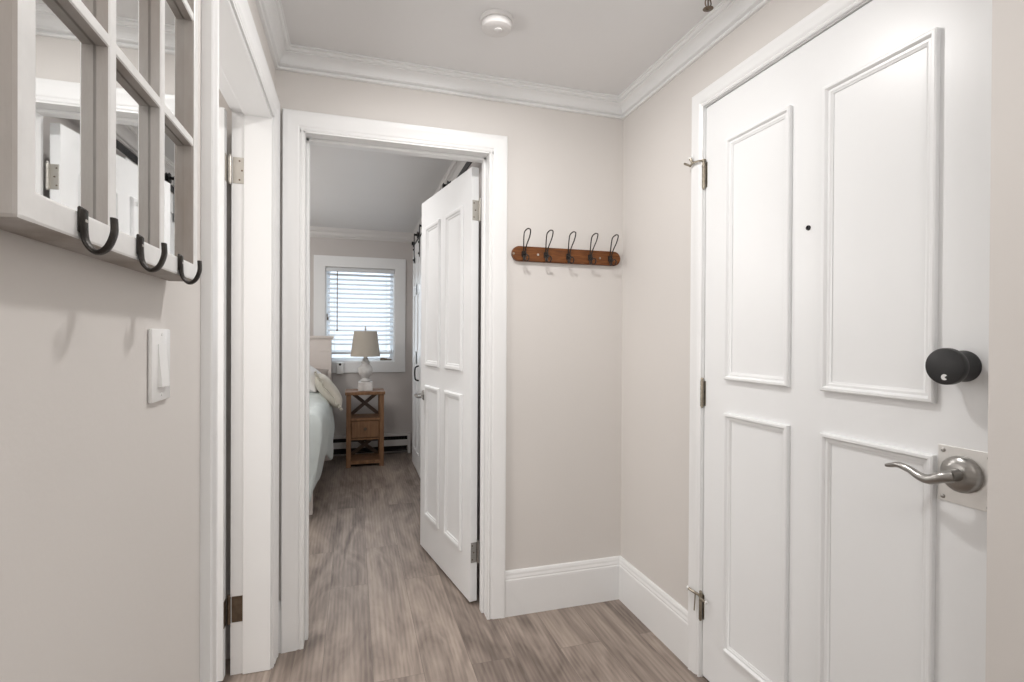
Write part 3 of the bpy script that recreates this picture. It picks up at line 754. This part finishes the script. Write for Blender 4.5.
def pillow(name, center, size, rot, material, label, cat, ruffle=0.):
    w, d, t = size; n = 22
    o = thing(name, label, cat, center)
    R = Euler(rot).to_matrix().to_4x4()
    bm = nb()
    def pt(u, v, s):
        k = max(0, (1 - abs(u) ** 3.2)) ** .55 * max(0, (1 - abs(v) ** 3.2)) ** .55
        pin = 1 - .06 * (1 - abs(v)) * abs(u) ** 4; pin2 = 1 - .06 * (1 - abs(u)) * abs(v) ** 4
        return V((u * w / 2 * pin, v * d / 2 * pin2, s * t / 2 * k * (1 + .10 * noise.noise(V((u * 2 + w * 9, v * 2, s))))))
    g = {}
    for s in (1, -1):
        for i in range(n + 1):
            for j in range(n + 1): g[s, i, j] = bm.verts.new(pt(-1 + 2 * i / n, -1 + 2 * j / n, s))
        for i in range(n):
            for j in range(n): bm.faces.new((g[s, i, j], g[s, i + 1, j], g[s, i + 1, j + 1], g[s, i, j + 1]))
    bmesh.ops.remove_doubles(bm, verts=bm.verts, dist=1e-5)
    bm.transform(R); bd_ = finish('pillow_body', bm, material, o, smooth=True, local=True)
    for f in bd_.data.polygons: f.use_smooth = True
    if ruffle:
        bm = nb(); m = 160; ring = []
        for k in range(m):
            a = 2 * PI * k / m; c, s_ = math.cos(a), math.sin(a)
            u = math.copysign(abs(c) ** .35, c); v_ = math.copysign(abs(s_) ** .35, s_)
            base = V((u * w / 2 * .97, v_ * d / 2 * .97, 0)); out = V((u * (w / 2 + ruffle), v_ * (d / 2 + ruffle), 0))
            zw = .012 * math.sin(k * .95)
            ring.append([bm.verts.new(base + V((0, 0, .002))), bm.verts.new((base + out) / 2 + V((0, 0, zw * .6 + .002))), bm.verts.new(out + V((0, 0, zw))),
                         bm.verts.new((base + out) / 2 + V((0, 0, zw * .6 - .002))), bm.verts.new(base - V((0, 0, .002)))])
        for k in range(m):
            a, b = ring[k], ring[(k + 1) % m]
            for q in range(4): bm.faces.new((a[q], b[q], b[q + 1], a[q + 1]))
        bm.transform(R); rf = finish('ruffle', bm, material, o, smooth=True, local=True)
    return o
pillow('pillow', (-.222, 4.97, .745), (.34, .46, .14), (.02, math.radians(56), .10), M['cream'], 'cream ruffled pillow slumped over the side of the bed', 'pillow', .03)
pillow('pillow', (-.500, 5.08, .900), (.46, .40, .15), (math.radians(20), math.radians(28), .05), M['white_linen'], 'white pillow leaning beside cream pillow on the bed', 'pillow')
pillow('pillow', (-.500, 5.31, .830), (.50, .26, .10), (math.radians(62), math.radians(8), 0), M['taupe'], 'taupe pillow standing against the headboard behind white pillow', 'pillow')

# ------------------------------------------------------------------ sliding barn doors
tr = thing('barn_door_track', 'black sliding door track along the bedroom right wall', 'rail', (XB, 3.9, 2.10))
TX = .585
finish('rail', box(nb(), TX - .003, TX + .003, 2.44, 5.45, 2.145, 2.185, .001), M['black'], tr)
for y in (2.6, 3.52, 4.2, 4.8, 5.35):
    bm = lathe(nb(), [(.011, 0), (.011, XB - TX)], (TX, y, 2.165), (1, 0, 0), 14); lathe(bm, [(.010, 0), (.009, .008), (.0001, .009)], (TX - .003, y, 2.165), (-1, 0, 0), 6)
    finish('standoff', bm, M['black'], tr, smooth=True)
for y in (2.46, 5.43):
    finish('end_stop', box(nb(), TX - .018, TX + .012, y - .02, y + .02, 2.185, 2.220, .004), M['black'], tr)
def barn(y0, y1, label, rollers, pull_y):
    xf, xk = .550, .574; zt = 2.110
    o = thing('barn_door', label, 'sliding door', ((xf + xk) / 2, (y0 + y1) / 2, .012))
    finish('door_leaf', box(nb(), xf + .008, xk, y0, y1, .012, zt, .002), M['door'], o)
    bm = nb(); w = .10
    box(bm, xf, xf + .009, y0, y0 + w, .012, zt, .002); box(bm, xf, xf + .009, y1 - w, y1, .012, zt, .002)
    for za, zb in ((.012, .18), (.98, 1.10), (1.62, 1.72), (zt - .12, zt)): box(bm, xf, xf + .0085, y0 + w, y1 - w, za, zb, .002)
    ym = (y0 + y1) / 2; box(bm, xf, xf + .008, ym - .045, ym + .045, .18, zt - .12, .002)
    finish('stiles_and_rails', bm, M['door'], o)
    for y in rollers:
        bm = nb(); box(bm, xf - .005, xf, y - .02, y + .02, zt - .17, 2.225, .002)
        for z in (zt - .14, zt - .04): lathe(bm, [(.010, 0), (.008, .008), (.0001, .009)], (xf - .006, y, z), (-1, 0, 0), 8)
        r = finish('roller_strap', bm, M['black'], o, smooth=True)
        bm = lathe(nb(), [(.034, 0), (.034, .003), (.027, .005), (.027, .014), (.034, .016), (.034, .019)], (TX - .0095, y, 2.2135), (1, 0, 0), 32)
        lathe(bm, [(.010, -.03), (.010, .004)], (TX - .0095, y, 2.2135), (1, 0, 0), 14)
        finish('wheel', bm, M['black'], r, smooth=True)
    bm = tube(nb(), smooth_pts([(xf, pull_y, .845), (xf - .030, pull_y, .858), (xf - .036, pull_y, .91), (xf - .030, pull_y, .962), (xf, pull_y, .975)], 6), .007, 10)
    finish('pull_handle', bm, M['black'], o, smooth=True)
barn(4.48, 5.14, 'white panelled sliding door nearest the window with black rollers', (4.60, 5.02), 4.62)
barn(3.00, 3.90, 'white sliding door behind the open bedroom door, black roller showing above it', (3.34, 3.72), 3.82)

# ------------------------------------------------------------------ lights
def area(name, loc, size, power, col, rot=(0, 0, 0), shape='DISK', size_y=None):
    l = bpy.data.lights.new(name, 'AREA'); l.shape = shape; l.size = size; l.energy = power; l.color = col
    if size_y: l.size_y = size_y
    o = bpy.data.objects.new(name, l); C.objects.link(o); o.location = loc; o.rotation_euler = rot; return o
area('hall_ceiling_light', (.41, 1.42, 2.325), .12, 10.5, (1, .975, .955))
area('hall_rear_overhead_fill', (.42, -.55, 2.32), .5, 6, (1, .98, .96))  # added fill behind the viewer, no fitting there
area('hall_rear_fill', (.42, YR + .03, 1.35), 1.1, 4, (1, .985, .97), (PI / 2, 0, 0), 'RECTANGLE', 1.7)  # added soft fill from the closed hall end, no window there
area('hall_ceiling_fill', (.45, -.75, 1.55), .5, 9.5, (1, .98, .97), (PI - .25, 0, 0))  # added upward fill that brightens the hall ceiling, no real lamp
area('side_room_light', (-1.05, 1.2, 2.30), .3, 7, (1, .94, .88))
area('side_room_fill', (XLL + .04, 1.35, 1.25), .9, 16, (1, .98, .96), (0, -PI / 2, 0), 'RECTANGLE', 1.3)  # added fill through the left doorway for the entry door, no window
area('bedroom_overhead_fill', (-.30, 2.95, 2.31), .3, 9, (1, .97, .95))  # added overhead fill for the bedroom
pl = bpy.data.lights.new('bedroom_fill', 'POINT'); pl.energy = 26; pl.shadow_soft_size = .15; pl.color = (1, .95, .91)  # added point fill for bedroom ceiling and bedding, not a bedside lamp
po = bpy.data.objects.new('bedroom_fill', pl); C.objects.link(po); po.location = (-1.35, 4.0, 1.85)
area('window_daylight', (.064, YW + .35, 1.50), .9, 12, (.90, .95, 1), (-PI / 2, 0, 0), 'RECTANGLE', 1.2)

w = bpy.data.worlds.new('daylight'); bpy.context.scene.world = w; w.use_nodes = True
bg = w.node_tree.nodes['Background']; bg.inputs[0].default_value = (.86, .93, 1, 1); bg.inputs[1].default_value = 1.3

# ------------------------------------------------------------------ camera
cam = bpy.data.cameras.new('camera'); cam.sensor_width = 36; cam.lens = 516.65 / 1024 * 36; cam.clip_start = .02
co = bpy.data.objects.new('camera', cam); C.objects.link(co)
r = V((0.95632458, -0.29225493, 0.0055096)); u = V((-0.00377892, 0.00648603, 0.99997183)); f = V((0.29228243, 0.95631845, -0.00509834))
mw = Matrix((r, u, -f)).transposed().to_4x4(); mw.translation = V((0, 0, 1.225)); co.matrix_world = mw
sc = bpy.context.scene; sc.camera = co
sc.view_settings.view_transform = 'Standard'; sc.view_settings.look = 'None'; sc.view_settings.gamma = 1; sc.view_settings.exposure = .07
sc.view_settings.use_curve_mapping = False
